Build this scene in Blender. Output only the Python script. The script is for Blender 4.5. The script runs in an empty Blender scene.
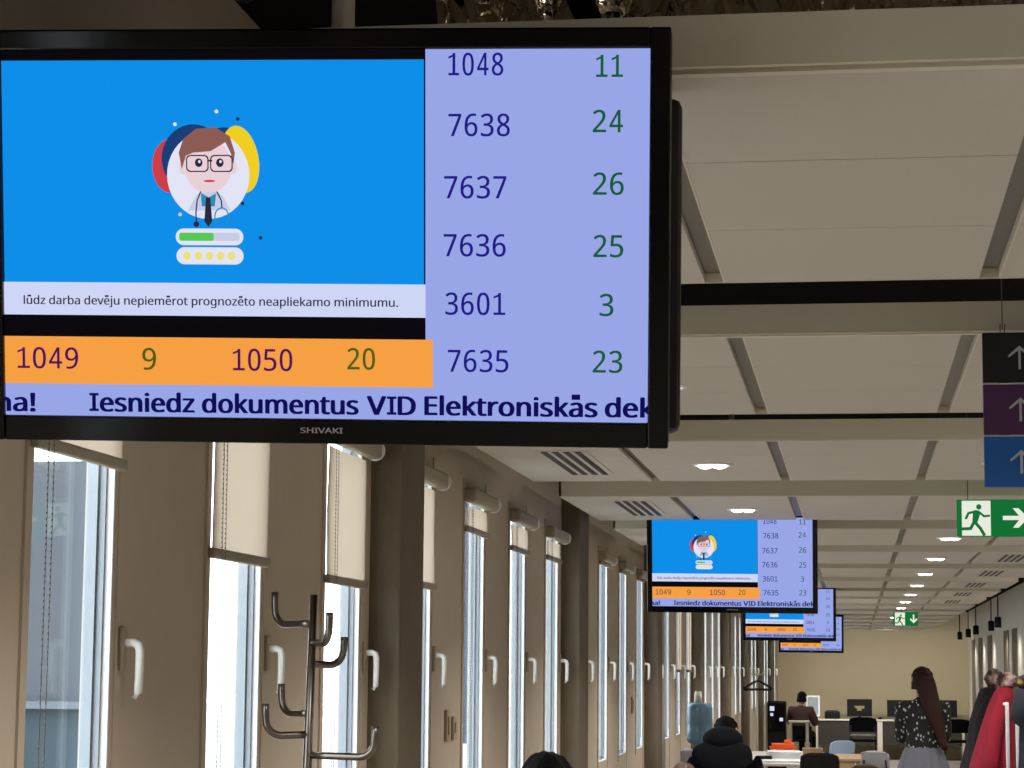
import bpy, bmesh, math, random
from mathutils import Vector, Matrix, Euler, noise
random.seed(7)
C = bpy.context.scene.collection
SC = bpy.context.scene
PI = math.pi

# ------------------------------------------------------------------ materials
def lin(c):
    return tuple(((v/255)/12.92 if v/255 <= .04045 else ((v/255+.055)/1.055)**2.4) for v in c)
MATS = {}
def mat(name, rgb, rough=.6, metal=0, var=.0, scale=30, bump=0, bscale=200, spec=.5, trans=0):
    if name in MATS: return MATS[name]
    m = bpy.data.materials.new(name); m.use_nodes = True
    nt = m.node_tree; b = nt.nodes['Principled BSDF']
    col = (*lin(rgb), 1)
    b.inputs['Base Color'].default_value = col
    b.inputs['Roughness'].default_value = rough
    b.inputs['Metallic'].default_value = metal
    b.inputs['Specular IOR Level'].default_value = spec
    tc = nt.nodes.new('ShaderNodeTexCoord')
    if var:
        n = nt.nodes.new('ShaderNodeTexNoise'); n.inputs['Scale'].default_value = scale; n.inputs['Detail'].default_value = 4
        nt.links.new(tc.outputs['Object'], n.inputs['Vector'])
        mx = nt.nodes.new('ShaderNodeMix'); mx.data_type = 'RGBA'
        mx.inputs['A'].default_value = (*[v*(1-var) for v in col[:3]], 1)
        mx.inputs['B'].default_value = (*[min(1, v*(1+var)) for v in col[:3]], 1)
        nt.links.new(n.outputs['Fac'], mx.inputs['Factor']); nt.links.new(mx.outputs['Result'], b.inputs['Base Color'])
    if bump:
        n2 = nt.nodes.new('ShaderNodeTexNoise'); n2.inputs['Scale'].default_value = bscale
        nt.links.new(tc.outputs['Object'], n2.inputs['Vector'])
        bp = nt.nodes.new('ShaderNodeBump'); bp.inputs['Strength'].default_value = bump; bp.inputs['Distance'].default_value = .004
        nt.links.new(n2.outputs['Fac'], bp.inputs['Height']); nt.links.new(bp.outputs['Normal'], b.inputs['Normal'])
    if trans:
        t = nt.nodes.new('ShaderNodeBsdfTranslucent'); t.inputs['Color'].default_value = col
        ms = nt.nodes.new('ShaderNodeMixShader'); ms.inputs['Fac'].default_value = trans
        nt.links.new(b.outputs[0], ms.inputs[1]); nt.links.new(t.outputs[0], ms.inputs[2])
        nt.links.new(ms.outputs[0], nt.nodes['Material Output'].inputs['Surface'])
    MATS[name] = m; return m
def emit(name, rgb, strength=1.0, gloss=0):
    if name in MATS: return MATS[name]
    m = mat(name, (6, 6, 8), .12 if gloss else .5, spec=.5 if gloss else 0)
    b = m.node_tree.nodes['Principled BSDF']
    b.inputs['Emission Color'].default_value = (*lin(rgb), 1); b.inputs['Emission Strength'].default_value = strength
    return m

# exposure scale: one unit of light in the room = photograph's white for the screens
wall_m   = mat('wall paint', (192, 178, 160), .8, var=.05, scale=14, bump=.15, bscale=400)
conc_m   = mat('pillar concrete', (108, 96, 80), .9, var=.22, scale=7, bump=.4, bscale=90)
endw_m   = mat('end wall paint', (196, 186, 158), .85, var=.04, scale=5)
rwall_m  = mat('right wall paint', (238, 233, 222), .7, var=.04, scale=4)
groove_m = mat('wall slit brown', (128, 116, 98), .8, var=.1)
floor_m  = mat('grey floor covering', (150, 145, 136), .6, var=.12, scale=3, bump=.2)
raft_m   = mat('mineral ceiling tile', (207, 199, 190), .9, var=.06, scale=160, bump=.25, bscale=500)
fascia_m = mat('ceiling panel edge', (212, 202, 180), .75, var=.03, scale=10)
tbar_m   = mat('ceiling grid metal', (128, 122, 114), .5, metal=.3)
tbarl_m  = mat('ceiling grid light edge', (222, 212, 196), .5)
plen_m   = mat('plenum dark', (18, 16, 15), .95, var=.4, scale=6, spec=.1)
alu_m    = mat('window aluminium', (150, 156, 164), .4, metal=.3, var=.06)
white_m  = mat('white painted frame', (238, 240, 242), .35)
handle_m = mat('white handle', (240, 238, 232), .3)
plate_m  = mat('beige plate', (168, 155, 130), .5)
blind_m  = mat('blind cloth', (208, 188, 168), .9, var=.03, scale=300, trans=.3)
rail_m   = mat('blind rail', (150, 138, 118), .45, var=.05)
cass_m   = mat('blind cassette', (160, 150, 130), .6)
chain_m  = mat('chain', (120, 116, 110), .4)
black_m  = mat('black gloss plastic', (5, 5, 8), .12, spec=.3)
blackm_m = mat('black matt plastic', (11, 11, 13), .5, spec=.3)
pole_m   = mat('grey pole', (190, 178, 156), .5)
steel_m  = mat('brushed steel', (128, 120, 113), .3, metal=1.0, var=.06)
brand_m  = mat('silver lettering', (170, 170, 175), .4, metal=.3)
cable_m  = mat('steel cable', (70, 66, 60), .4, metal=.6)
skin_m   = mat('skin', (186, 138, 112), .55)
hairb_m  = mat('dark hair', (11, 8, 8), .85, spec=.12, var=.4, scale=60)
hairr_m  = mat('brown hair', (46, 25, 19), .7, spec=.2, var=.35, scale=40)
hairl_m  = mat('light brown hair', (92, 62, 50), .5, var=.3, scale=40)
blackcl  = mat('black cloth', (13, 13, 17), .95, var=.25, scale=30, bump=.4, bscale=60, spec=.15)
maroon_m = mat('dark maroon cloth', (64, 42, 40), .9, var=.2, scale=30)
skirt_m  = mat('grey skirt cloth', (100, 100, 112), .85, var=.1, scale=30)
navy_m   = mat('navy cloth', (20, 26, 38), .85, var=.2, scale=14, bump=.4, bscale=40)
red_m    = mat('red cloth', (140, 12, 40), .9, var=.12, scale=12, bump=.3, bscale=40)
dkcoat_m = mat('dark plum cloth', (28, 21, 26), .9, var=.2, scale=14)
deskw_m  = mat('pale desk laminate', (205, 200, 192), .5, var=.03)
tan_m    = mat('tan wood laminate', (166, 138, 108), .55, var=.12, scale=8)
dpanel_m = mat('dark desk panel', (46, 43, 38), .7, var=.1)
orange_m = mat('orange folder', (232, 92, 34), .5)
paper_m  = mat('white paper', (226, 226, 230), .7, var=.03)
carton_m = mat('brown carton', (150, 118, 92), .8, var=.08)
bluepl_m = mat('light blue plastic', (160, 182, 214), .4)
greypl_m = mat('light grey plastic', (158, 158, 164), .45)
brownup  = mat('brown upholstery', (72, 52, 42), .7, var=.2, scale=20)
bottle_m = mat('blue water bottle', (92, 122, 142), .2, var=.12, scale=9)
silver_m = mat('silver seat edge', (150, 148, 144), .35, metal=.6)
bark_m   = mat('bark', (70, 58, 46), .9, var=.2)
leaf_m   = mat('leaf', (88, 120, 72), .8, var=.3, scale=6)
fac_m    = mat('grey render', (66, 70, 77), .8, var=.06, scale=.6)
fac2_m   = mat('dark blue cladding', (44, 52, 74), .7, var=.15, scale=.5)
facb_m   = mat('teal base cladding', (36, 52, 62), .7, var=.1)
ground_m = mat('pale paving', (190, 190, 188), .9, var=.06, scale=.6)

def dotted(name, base, dot, scale, thr):
    if name in MATS: return MATS[name]
    m = mat(name, base, .85); nt = m.node_tree; b = nt.nodes['Principled BSDF']
    tc = nt.nodes.new('ShaderNodeTexCoord'); v = nt.nodes.new('ShaderNodeTexVoronoi'); v.inputs['Scale'].default_value = scale
    mp = nt.nodes.new('ShaderNodeMapping'); mp.inputs['Scale'].default_value = (1, .6, .62)
    nt.links.new(tc.outputs['Object'], mp.inputs['Vector']); nt.links.new(mp.outputs[0], v.inputs['Vector'])
    r = nt.nodes.new('ShaderNodeMath'); r.operation = 'LESS_THAN'; r.inputs[1].default_value = thr
    nt.links.new(v.outputs['Distance'], r.inputs[0])
    mx = nt.nodes.new('ShaderNodeMix'); mx.data_type = 'RGBA'
    mx.inputs['A'].default_value = (*lin(base), 1); mx.inputs['B'].default_value = (*lin(dot), 1)
    nt.links.new(r.outputs[0], mx.inputs['Factor']); nt.links.new(mx.outputs['Result'], b.inputs['Base Color'])
    return m
dots_m = dotted('black cloth with white motifs', (11, 10, 13), (170, 166, 160), 34, .26)
def furmat(name, cols, scale):
    m = mat(name, cols[0], .9); nt = m.node_tree; b = nt.nodes['Principled BSDF']
    tc = nt.nodes.new('ShaderNodeTexCoord'); n = nt.nodes.new('ShaderNodeTexNoise'); n.inputs['Scale'].default_value = scale; n.inputs['Detail'].default_value = 3
    r = nt.nodes.new('ShaderNodeValToRGB'); nt.links.new(tc.outputs['Object'], n.inputs['Vector']); nt.links.new(n.outputs['Fac'], r.inputs['Fac'])
    e = r.color_ramp.elements; e[0].position = .36; e[1].position = .66
    e[0].color = (*lin(cols[0]), 1); e[1].color = (*lin(cols[2]), 1); k = e.new(.5); k.color = (*lin(cols[1]), 1)
    nt.links.new(r.outputs['Color'], b.inputs['Base Color']); return m
fur1_m = furmat('mottled fur', ((14, 10, 11), (70, 46, 40), (196, 170, 164)), 15)
fur2_m = furmat('pale fur', ((58, 44, 42), (132, 104, 98), (196, 172, 166)), 20)
fur3_m = furmat('brown fur', ((20, 18, 20), (60, 48, 38), (150, 122, 70)), 24)

foil_m = mat('crinkled foil', (240, 228, 208), .14, metal=1.0, var=.15, scale=9, bump=1, bscale=16)
foil_m.node_tree.nodes['Bump'].inputs['Distance'].default_value = .03
glass_m = bpy.data.materials.new('window glass'); glass_m.use_nodes = True
_n = glass_m.node_tree; _n.nodes.remove(_n.nodes['Principled BSDF'])
_t = _n.nodes.new('ShaderNodeBsdfTransparent'); _t.inputs[0].default_value = (.9, .94, .95, 1)
_g = _n.nodes.new('ShaderNodeBsdfGlossy'); _g.inputs['Roughness'].default_value = .02
_l = _n.nodes.new('ShaderNodeLayerWeight'); _p = _n.nodes.new('ShaderNodeMath'); _p.operation = 'POWER'; _p.inputs[1].default_value = 5
_f = _n.nodes.new('ShaderNodeMath'); _f.operation = 'MULTIPLY_ADD'; _f.inputs[1].default_value = .5; _f.inputs[2].default_value = .025
_n.links.new(_l.outputs['Facing'], _p.inputs[0]); _n.links.new(_p.outputs[0], _f.inputs[0])
_x = _n.nodes.new('ShaderNodeMixShader')
_n.links.new(_f.outputs[0], _x.inputs[0]); _n.links.new(_t.outputs[0], _x.inputs[1]); _n.links.new(_g.outputs[0], _x.inputs[2])
_n.links.new(_x.outputs[0], _n.nodes['Material Output'].inputs['Surface'])

# ------------------------------------------------------------------ mesh building
class MB:
    def __init__(s): s.v = []; s.f = []; s.m = []; s.sm = []
    def add(s, vs, fs, mi=0, smooth=False):
        o = len(s.v); s.v += [tuple(p) for p in vs]
        for f in fs: s.f.append([o+i for i in f]); s.m.append(mi); s.sm.append(smooth)
        return s
    def box(s, x0, x1, y0, y1, z0, z1, mi=0, M=None):
        vs = [Vector((x, y, z)) for z in (z0, z1) for x, y in ((x0, y0), (x1, y0), (x1, y1), (x0, y1))]
        if M: vs = [M @ v for v in vs]
        return s.add(vs, [(3, 2, 1, 0), (4, 5, 6, 7), (0, 1, 5, 4), (1, 2, 6, 5), (2, 3, 7, 6), (3, 0, 4, 7)], mi)
    def bbox(s, x0, x1, y0, y1, z0, z1, r=.01, mi=0, M=None, seg=2):
        bm = bmesh.new(); bmesh.ops.create_cube(bm, size=1)
        for v in bm.verts:
            v.co = Vector(((x0+x1)/2+v.co.x*(x1-x0), (y0+y1)/2+v.co.y*(y1-y0), (z0+z1)/2+v.co.z*(z1-z0)))
        bmesh.ops.bevel(bm, geom=bm.edges[:], offset=r, segments=seg, affect='EDGES', profile=.5)
        return s.frombm(bm, mi, M)
    def frombm(s, bm, mi=0, M=None, smooth=False):
        bm.verts.index_update()
        vs = [(M @ v.co if M else v.co.copy()) for v in bm.verts]; fs = [[v.index for v in f.verts] for f in bm.faces]
        bm.free(); return s.add(vs, fs, mi, smooth)
    def loft(s, rings, mi=0, smooth=True, cap=True, closed=True):
        n = len(rings[0]); vs = [p for r in rings for p in r]; fs = []
        for i in range(len(rings)-1):
            for j in range(n if closed else n-1):
                k = (j+1) % n; fs.append((i*n+j, i*n+k, (i+1)*n+k, (i+1)*n+j))
        if cap: fs.append(list(range(n))[::-1]); fs.append([(len(rings)-1)*n+j for j in range(n)])
        return s.add(vs, fs, mi, smooth)
    def tube(s, path, r, n=10, mi=0):
        P = [Vector(p) for p in path]; rs = r if isinstance(r, (list, tuple)) else [r]*len(P)
        rings = []; up = Vector((.31, .17, .93)).normalized()
        for i, p in enumerate(P):
            t = (P[min(i+1, len(P)-1)]-P[max(i-1, 0)]).normalized()
            a = t.cross(up)
            if a.length < .05: a = t.cross(Vector((1, 0, 0)))
            a.normalize(); b = t.cross(a)
            rings.append([p+a*rs[i]*math.cos(2*PI*j/n)+b*rs[i]*math.sin(2*PI*j/n) for j in range(n)])
        return s.loft(rings, mi)
    def lathe(s, prof, n=24, c=(0, 0, 0), mi=0):
        return s.loft([[(c[0]+r*math.cos(2*PI*j/n), c[1]+r*math.sin(2*PI*j/n), c[2]+z) for j in range(n)] for r, z in prof], mi)
    def poly(s, pts, y, mi=0, th=0.0):     # flat shape in the x-z plane, facing -y
        n = len(pts)
        if not th: return s.add([(x, y, z) for x, z in pts], [list(range(n))], mi)
        vs = [(x, y, z) for x, z in pts]+[(x, y+th, z) for x, z in pts]
        return s.add(vs, [list(range(n)), [n+i for i in range(n)][::-1]]+[(i, n+i, n+(i+1) % n, (i+1) % n) for i in range(n)], mi)
    def ell(s, c, r, n=16, m=10, mi=0):
        rings = []
        for i in range(m+1):
            a = -PI/2+PI*i/m; q = max(math.cos(a), .02)
            rings.append([(c[0]+r[0]*q*math.cos(2*PI*j/n), c[1]+r[1]*q*math.sin(2*PI*j/n), c[2]+r[2]*math.sin(a)) for j in range(n)])
        return s.loft(rings, mi)
    def build(s, name, mats, parent=None, loc=None, rot=None, fix=False):
        me = bpy.data.meshes.new(name); me.from_pydata(s.v, [], s.f)
        if not isinstance(mats, (list, tuple)): mats = [mats]
        for m in mats: me.materials.append(m)
        for p, mi, sm in zip(me.polygons, s.m, s.sm): p.material_index = mi; p.use_smooth = sm
        if fix:
            bm = bmesh.new(); bm.from_mesh(me); bmesh.ops.recalc_face_normals(bm, faces=bm.faces[:]); bm.to_mesh(me); bm.free()
        me.update()
        o = bpy.data.objects.new(name, me); C.objects.link(o)
        if parent: o.parent = parent
        if loc: o.location = loc
        if rot: o.rotation_euler = rot
        return o
def tag(o, label, cat, group=None, kind=None):
    if label: o['label'] = label
    if cat: o['category'] = cat
    if group: o['group'] = group
    if kind: o['kind'] = kind
    return o
def thing(name, label, cat, loc=(0, 0, 0), rot=(0, 0, 0), group=None):
    o = bpy.data.objects.new(name, None); C.objects.link(o); o.empty_display_size = .1
    o.location = loc; o.rotation_euler = rot
    return tag(o, label, cat, group)
def kids(o): return [c for c in C.objects if c.parent == o]
def copy_tree(o, label=None, loc=None, rot=None):
    c = o.copy(); C.objects.link(c)
    if label: c['label'] = label
    if loc is not None: c.location = loc
    if rot is not None: c.rotation_euler = rot
    for ch in kids(o):
        d = ch.copy(); C.objects.link(d); d.parent = c
        for g in kids(ch):
            e = g.copy(); C.objects.link(e); e.parent = d
    return c
def struct(o): o['kind'] = 'structure'; return o
def skin_to(mb, nodes, edges, mi=0, sub=2):
    """nodes: [(x,y,z,r) or (x,y,z,rx,ry)]; first node is the root. One continuous surface added to mb."""
    me = bpy.data.meshes.new('t'); me.from_pydata([n[:3] for n in nodes], edges, [])
    o = bpy.data.objects.new('t', me); C.objects.link(o)
    o.modifiers.new('s', 'SKIN').use_smooth_shade = True
    for i, n in enumerate(nodes):
        sv = me.skin_vertices[0].data[i]; sv.radius = (n[3], n[4] if len(n) > 4 else n[3]); sv.use_root = (i == 0)
    ss = o.modifiers.new('u', 'SUBSURF'); ss.levels = sub; ss.render_levels = sub
    bpy.context.view_layer.update()
    ev = o.evaluated_get(bpy.context.evaluated_depsgraph_get()); em = ev.to_mesh()
    mb.add([v.co.copy() for v in em.vertices], [list(p.vertices) for p in em.polygons], mi, True)
    ev.to_mesh_clear(); bpy.data.objects.remove(o); bpy.data.meshes.remove(me)
    return mb

# ------------------------------------------------------------------ camera
YAW, PITCH, ROLL, HC = .1495, .1248, -.0085, 1.7
fwd = Vector((-math.sin(YAW)*math.cos(PITCH), math.cos(YAW)*math.cos(PITCH), math.sin(PITCH)))
rt = Vector((math.cos(YAW), math.sin(YAW), 0)); up = rt.cross(fwd)
r2 = rt*math.cos(ROLL)-up*math.sin(ROLL); u2 = up*math.cos(ROLL)+rt*math.sin(ROLL)
cam = bpy.data.cameras.new('camera'); co = bpy.data.objects.new('camera', cam); C.objects.link(co)
co.matrix_world = Matrix((( r2.x, u2.x, -fwd.x, 0), (r2.y, u2.y, -fwd.y, 0), (r2.z, u2.z, -fwd.z, HC), (0, 0, 0, 1)))
cam.sensor_width = 36; cam.lens = 36*2277/1024; cam.clip_start = .05; cam.clip_end = 400
SC.camera = co

# ------------------------------------------------------------------ setting: shell
XW = -1.56                 # inner face of the window wall
S = 1.2285                 # window module
R1, WW = 4.68, .51         # far edge of the first window, opening width
SILL, HEAD = 1.139, 2.43
XR, YE = 2.24, 47.0
NW = range(-3, 34)         # window index 0 is the first one seen under the big screen
struct(MB().box(-1.75, 7, -8, YE+.2, -.1, 0).build('floor', floor_m))
w = MB()
T = .066
w.box(XW-T, XW, -8, YE, 0, SILL); w.box(XW-T, XW, -8, YE, HEAD, 3.4)
prev = -8
for n in NW:
    r = R1+S*n; l = r-WW
    w.box(XW-T, XW, prev, l, SILL, HEAD); prev = r
    cs = .035
    w.box(XW, XW+.006, l-cs, l, SILL-cs, HEAD+cs)                     # flat casing strip round the opening
    w.box(XW, XW+.004, r+.02, r+.027, .1, HEAD+.06)                   # panel joint bead
w.box(XW-T, XW, prev, YE, SILL, HEAD)
struct(w.build('wall_left', wall_m))
struct(MB().box(-1.75, 7, YE, YE+.2, 0, 3.4).build('wall_back', endw_m))
w = MB().box(XR, XR+.15, 27, YE, 0, 2.92)
for yy, ww in ((44.6, 1.1), (42.05, 1.2), (39.15, 1.15), (34.9, 1.1), (33.1, 1.0), (30.2, 1.0)):
    w.box(XR-.012, XR, yy-ww/2, yy+ww/2, .1, 2.34, 1)
struct(w.build('wall_right', [rwall_m, groove_m]))
struct(MB().box(XR-.02, XR+.2, 27, YE, 2.92, 3.4).build('trim_1', plen_m))
struct(MB().box(6.9, 7.05, -8, 27, 0, 3.4).box(XR+.15, 7, 27, 27.15, 0, 3.4).build('wall_side', wall_m))
struct(MB().box(-1.75, 7.05, -8.15, -8, 0, 3.4).build('wall_front', wall_m))
# plenum soffit
struct(MB().box(-1.75, 7, -8, YE+.2, 3.4, 3.5).build('ceiling', plen_m))
# hanging ceiling rafts: three tile rows by five tile columns, a metal strip between the columns
XC = (-1.385, -.85, -.288, .288, .86, 1.452)
ZB = 2.526
def raft(y0, k):
    b = MB(); L = 1.765; g = .022
    for a, c in zip(XC[:-1], XC[1:]):
        xa = a+(g if a != XC[0] else 0); xc = c-(g if c != XC[-1] else 0)
        for i in range(3):
            ya = y0+.02+i*(L-.02)/3+(.036 if i == 0 else 0); yb = y0+.02+(i+1)*(L-.02)/3-.004
            b.box(xa, xc, ya, yb, ZB, ZB+.016, 0)
    for x in XC[1:-1]:
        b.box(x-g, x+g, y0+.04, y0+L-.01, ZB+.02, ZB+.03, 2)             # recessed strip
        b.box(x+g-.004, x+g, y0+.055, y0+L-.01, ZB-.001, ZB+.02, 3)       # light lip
    b.box(XC[0]-.01, XC[-1]+.01, y0+.02, y0+L, ZB+.03, ZB+.073, 1)
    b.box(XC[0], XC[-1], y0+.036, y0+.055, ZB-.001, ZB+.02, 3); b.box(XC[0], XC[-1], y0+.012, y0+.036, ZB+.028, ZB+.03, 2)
    b.box(XC[0]-.01, XC[-1]+.01, y0, y0+.012, ZB, ZB+.073, 1)             # fascia
    b.box(XC[0]-.01, XC[-1]+.01, y0+L-.008, y0+L, ZB-.001, ZB+.073, 1)
    b.box(XC[0]-.01, XC[0], y0, y0+L, ZB-.001, ZB+.073, 1); b.box(XC[-1], XC[-1]+.01, y0, y0+L, ZB-.001, ZB+.073, 1)
    return struct(b.build('ceiling_%d' % (k+2), [raft_m, fascia_m, tbar_m, tbarl_m]))
RY = [{0: 3.06, 1: 5.58, 2: 8.175, 3: 10.80}.get(k, 3.094+2.55*k) for k in range(-4, 17)]
for k, y in enumerate(RY): raft(y, k)
# concrete pillars against the window wall, one every four windows
n = 0
for k in range(-2, 9):
    y = 7.28+4.914*k
    if y > 46: break
    n += 1
    b = MB(); b.bbox(XW-.02, XW+.104, y, y+.40, 0, 3.4, .012)
    struct(b.build('trim_%d' % (n+1), conc_m))

# ------------------------------------------------------------------ windows
def make_handle(win, y, z=1.75):
    h = MB(); h.bbox(XW, XW+.012, y-.016, y+.016, z-.06, z+.035, .005)
    h.build('handle_plate', plate_m, win)
    b = MB(); b.tube([(XW+.01, y, z), (XW+.030, y, z), (XW+.040, y, z-.004), (XW+.044, y, z-.016), (XW+.044, y, z-.06), (XW+.043, y, z-.105), (XW+.034, y, z-.117)],
                     [.0095, .0095, .010, .0098, .0093, .009, .0075], 10)
    b.build('handle', handle_m, win)
win0 = None
for i, n in enumerate(NW):
    r = R1+S*n
    if win0 is None:
        win0 = bpy.data.objects.new('window_1', None); C.objects.link(win0); win0['kind'] = 'structure'
        l = -WW
        f = MB()
        for a, c, mi, ins in ((XW-.017, XW-.001, 0, .006), (XW-.032, XW-.017, 1, .013), (XW-.056, XW-.032, 1, .022)):
            f.box(a, c, l, l+ins, SILL, HEAD, mi); f.box(a, c, -ins, 0, SILL, HEAD, mi)
            f.box(a, c, l+ins, -ins, SILL, SILL+ins, mi); f.box(a, c, l+ins, -ins, HEAD-ins, HEAD, mi)
        f.build('window_frame', [white_m, alu_m], win0)
        MB().box(XW-.056, XW-.052, l+.02, -.02, SILL+.02, HEAD-.02).build('window_pane', glass_m, win0)
        make_handle(win0, .062)
        win0.location = (0, r, 0)
    else:
        c = copy_tree(win0, loc=(0, r, 0)); c.name = 'window_%d' % (i+1)

# ------------------------------------------------------------------ roller blinds
# index of window: (height of the rail, label)
BL = {
 0: (2.135, 'roller blind pulled up high under the big queue screen, over the wide grey window'),
 1: (1.985, 'long cream roller blind on the window just before the coat stand hooks'),
 2: (1.972, 'long cream roller blind behind the coat stand, beside the first concrete pillar'),
 3: (2.010, 'cream roller blind half hidden behind the near concrete pillar, only a strip showing'),
 4: (2.273, 'short roller blind on the window beside the two wall switches'),
 5: (2.262, 'short roller blind on the middle one of three windows between the two near pillars'),
 6: (2.280, 'short roller blind touching the second concrete pillar, round tube end showing'),
 8: (2.37, 'rolled up blind on the first window past the second concrete pillar'),
 9: (2.37, 'rolled up blind on the second window past the second concrete pillar'),
 10: (2.37, 'rolled up blind on the window just before the third concrete pillar'),
 12: (2.37, 'rolled up blind past the third pillar, under the second queue screen'),
 13: (1.71, 'cream blind lowered halfway on the window above the blue water bottle'),
 14: (1.71, 'cream blind lowered halfway next to the fourth pillar behind the water bottle'),
}
for n, (zr, lab) in BL.items():
    r = R1+S*n; l = r-WW
    t = thing('roller_blind', lab, 'blind', (XW, r, HEAD), group='roller blinds on the window wall')
    x = .014
    b = MB(); b.bbox(.001, .055, -WW-.03, .06, -.058, .0, .012); b.build('cassette', cass_m, t)
    b = MB(); b.lathe([(.02, -.002), (.034, 0), (.034, .012), (.02, .014)], 16)
    b.build('end_cap', white_m, t, loc=(.029, .066, -.030), rot=(PI/2, 0, 0))
    zl = zr-HEAD
    b = MB()
    K = 8
    b.loft([[(x+.0035*math.sin(7*j/K+n), -WW-.022+(WW+.02)*j/K, -.07) for j in range(K+1)],
            [(x+.0025*math.sin(5*j/K+2*n), -WW-.022+(WW+.02)*j/K, (zl-.07)/2) for j in range(K+1)],
            [(x+.0015*math.sin(6*j/K+n), -WW-.022+(WW+.02)*j/K, zl) for j in range(K+1)]], cap=False, closed=False)
    b.build('blind_cloth', blind_m, t)
    b = MB(); b.bbox(x-.007, x+.012, -WW-.03, .004, zl-.022, zl+.004, .006); b.build('bottom_rail', rail_m, t)
    b = MB()
    for dy in (-WW+.0, -WW+.03):
        b.tube([(x+.02, dy, -.05), (x+.021, dy+.002, -.5), (x+.02, dy, -1.2)], .0007, 5)
        z = -.08
        while z > -1.2: b.ell((x+.02, dy, z), (.0021, .0021, .0021), 6, 4); z -= .012
    b.build('bead_chain', chain_m, t)

# ------------------------------------------------------------------ ceiling fittings
light_e = emit('lamp glow', (255, 250, 236), 9)
ORD = ['first', 'second', 'third', 'fourth', 'fifth', 'sixth', 'seventh', 'eighth', 'ninth', 'tenth', 'eleventh', 'twelfth', 'last', 'end']
lamp0 = None
def glow(x, y):
    L = bpy.data.lights.new('downlight glow', 'SPOT'); L.energy = LAMP_W; L.spot_size = 2.1; L.spot_blend = .7; L.shadow_soft_size = .06; L.color = (1, .94, .86)
    o = bpy.data.objects.new('downlight_glow', L); C.objects.link(o); o.location = (x, y, ZB-.03)
def downlight(x, y, lab):
    global lamp0
    if lamp0 is None:
        lamp0 = thing('ceiling_downlight', lab, 'ceiling light', (x, y, ZB), group='recessed downlights in the ceiling panels')
        MB().lathe([(.062, -.002), (.062, -.006), (.078, -.007), (.084, -.003), (.084, .0)], 28).build('trim_ring', white_m, lamp0)
        b = MB(); b.ell((-.028, 0, -.006), (.030, .045, .012), 14, 8); b.ell((.028, 0, -.006), (.030, .045, .012), 14, 8)
        b.lathe([(.001, -.0065), (.060, -.0065), (.060, -.004), (.001, -.004)], 24)
        b.build('lamp_lens', light_e, lamp0)
    else: copy_tree(lamp0, lab, (x, y, ZB))
    glow(x, y)
LAMP_W = 72
for i, k in enumerate((1, 2, 3)):
    downlight(-.56, 3.094+2.55*k+.95, ['round downlight half hidden by the edge of the big queue screen',
              'round downlight in the ceiling panel just below the big screen corner',
              'round downlight right above the second queue screen'][i])
for i, k in enumerate((2, 4, 5, 6, 7, 8, 9, 10, 11, 12)):
    lab = 'round downlight partly hidden by the blue square of the arrow sign' if k == 2 else \
          '%s downlight in the row running from the bigger to the smaller exit sign' % ORD[i-1]
    downlight(.585, 3.094+2.55*k+.93, lab)
# the lamps of the same two rows that lie outside the picture or behind the screens
for k in (-3, -2, -1, 0, 4, 5, 6, 7, 8, 9, 10, 11, 12, 13, 14, 15, 16): glow(-.56, 3.094+2.55*k+.95)
for k in (-3, -2, -1, 0, 1, 3, 13, 14, 15, 16): glow(.585, 3.094+2.55*k+.95)
for x in (-1.0, .6, 1.5):          # lamps that wash the end wall
    L = bpy.data.lights.new('wall washer', 'SPOT'); L.energy = 78; L.spot_size = 2.0; L.spot_blend = .9; L.shadow_soft_size = .1; L.color = (1, .93, .8)
    o = bpy.data.objects.new('wall_washer', L); C.objects.link(o); o.location = (x, 43.9, 2.48); o.rotation_euler = (1.0, 0, 0)
vent0 = None
def vent(x, y, lab):
    global vent0
    if vent0 is None:
        vent0 = thing('ceiling_vent', lab, 'air vent', (x, y, ZB), group='slotted air vents in the ceiling panels')
        b = MB(); b.box(-.10, .10, -.52, .52, -.003, .0)
        b.build('vent_plate', raft_m, vent0)
        for j in range(4):
            q = MB(); q.box(-.076+j*.043, -.053+j*.043, -.5, .5, -.0055, -.0025); q.build('slot', blackm_m, vent0)
    else: copy_tree(vent0, lab, (x, y, ZB))
vent(-1.10, 3.094+2.55*2+.86, 'slotted air vent directly below the corner of the big screen')
vent(-1.085, 3.094+2.55*3+.86, 'slotted air vent just before the second queue screen')
for i, k in enumerate((5, 6, 7, 8, 9)):
    vent(1.12, 3.094+2.55*k+.88, '%s slotted vent behind the bigger exit sign, along the pale wall' % ORD[i])
# foil-wrapped duct in the gap above the big screen
d = MB(); N, Mx = 34, 190
rings = []
for i in range(Mx+1):
    x = -.66+2.35*i/Mx; rg = []
    for j in range(N):
        a = 2*PI*j/N; p = Vector((x*14, math.cos(a)*5, math.sin(a)*5))
        rr = .27+.06*noise.noise(p*.8)+.06*noise.noise(p*2.0)+.03*noise.noise(p*5)
        rg.append((x, 3.62+rr*math.cos(a), 3.02+rr*math.sin(a)))
    rings.append(rg)
d.loft(rings, smooth=False)
dd = d.build('insulated_duct', foil_m)
for x in (-.4, .5, 1.4):
    q = MB(); q.box(x-.02, x+.02, 3.30, 3.94, 2.70, 2.71); q.box(x-.02, x+.02, 3.29, 3.30, 2.70, 3.4); q.box(x-.02, x+.02, 3.94, 3.95, 2.70, 3.4); q.build('strap', plen_m, dd)
tag(dd, 'crinkled shiny foil-wrapped duct in the dark gap above the big queue screen', 'duct')
d = MB(); d.tube([(-1.45, 3.55, 2.98), (-1.2, 3.5, 2.9), (-1.0, 3.6, 2.86), (-.85, 3.5, 2.92), (-.60, 3.55, 3.0)], .055, 10)
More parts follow.
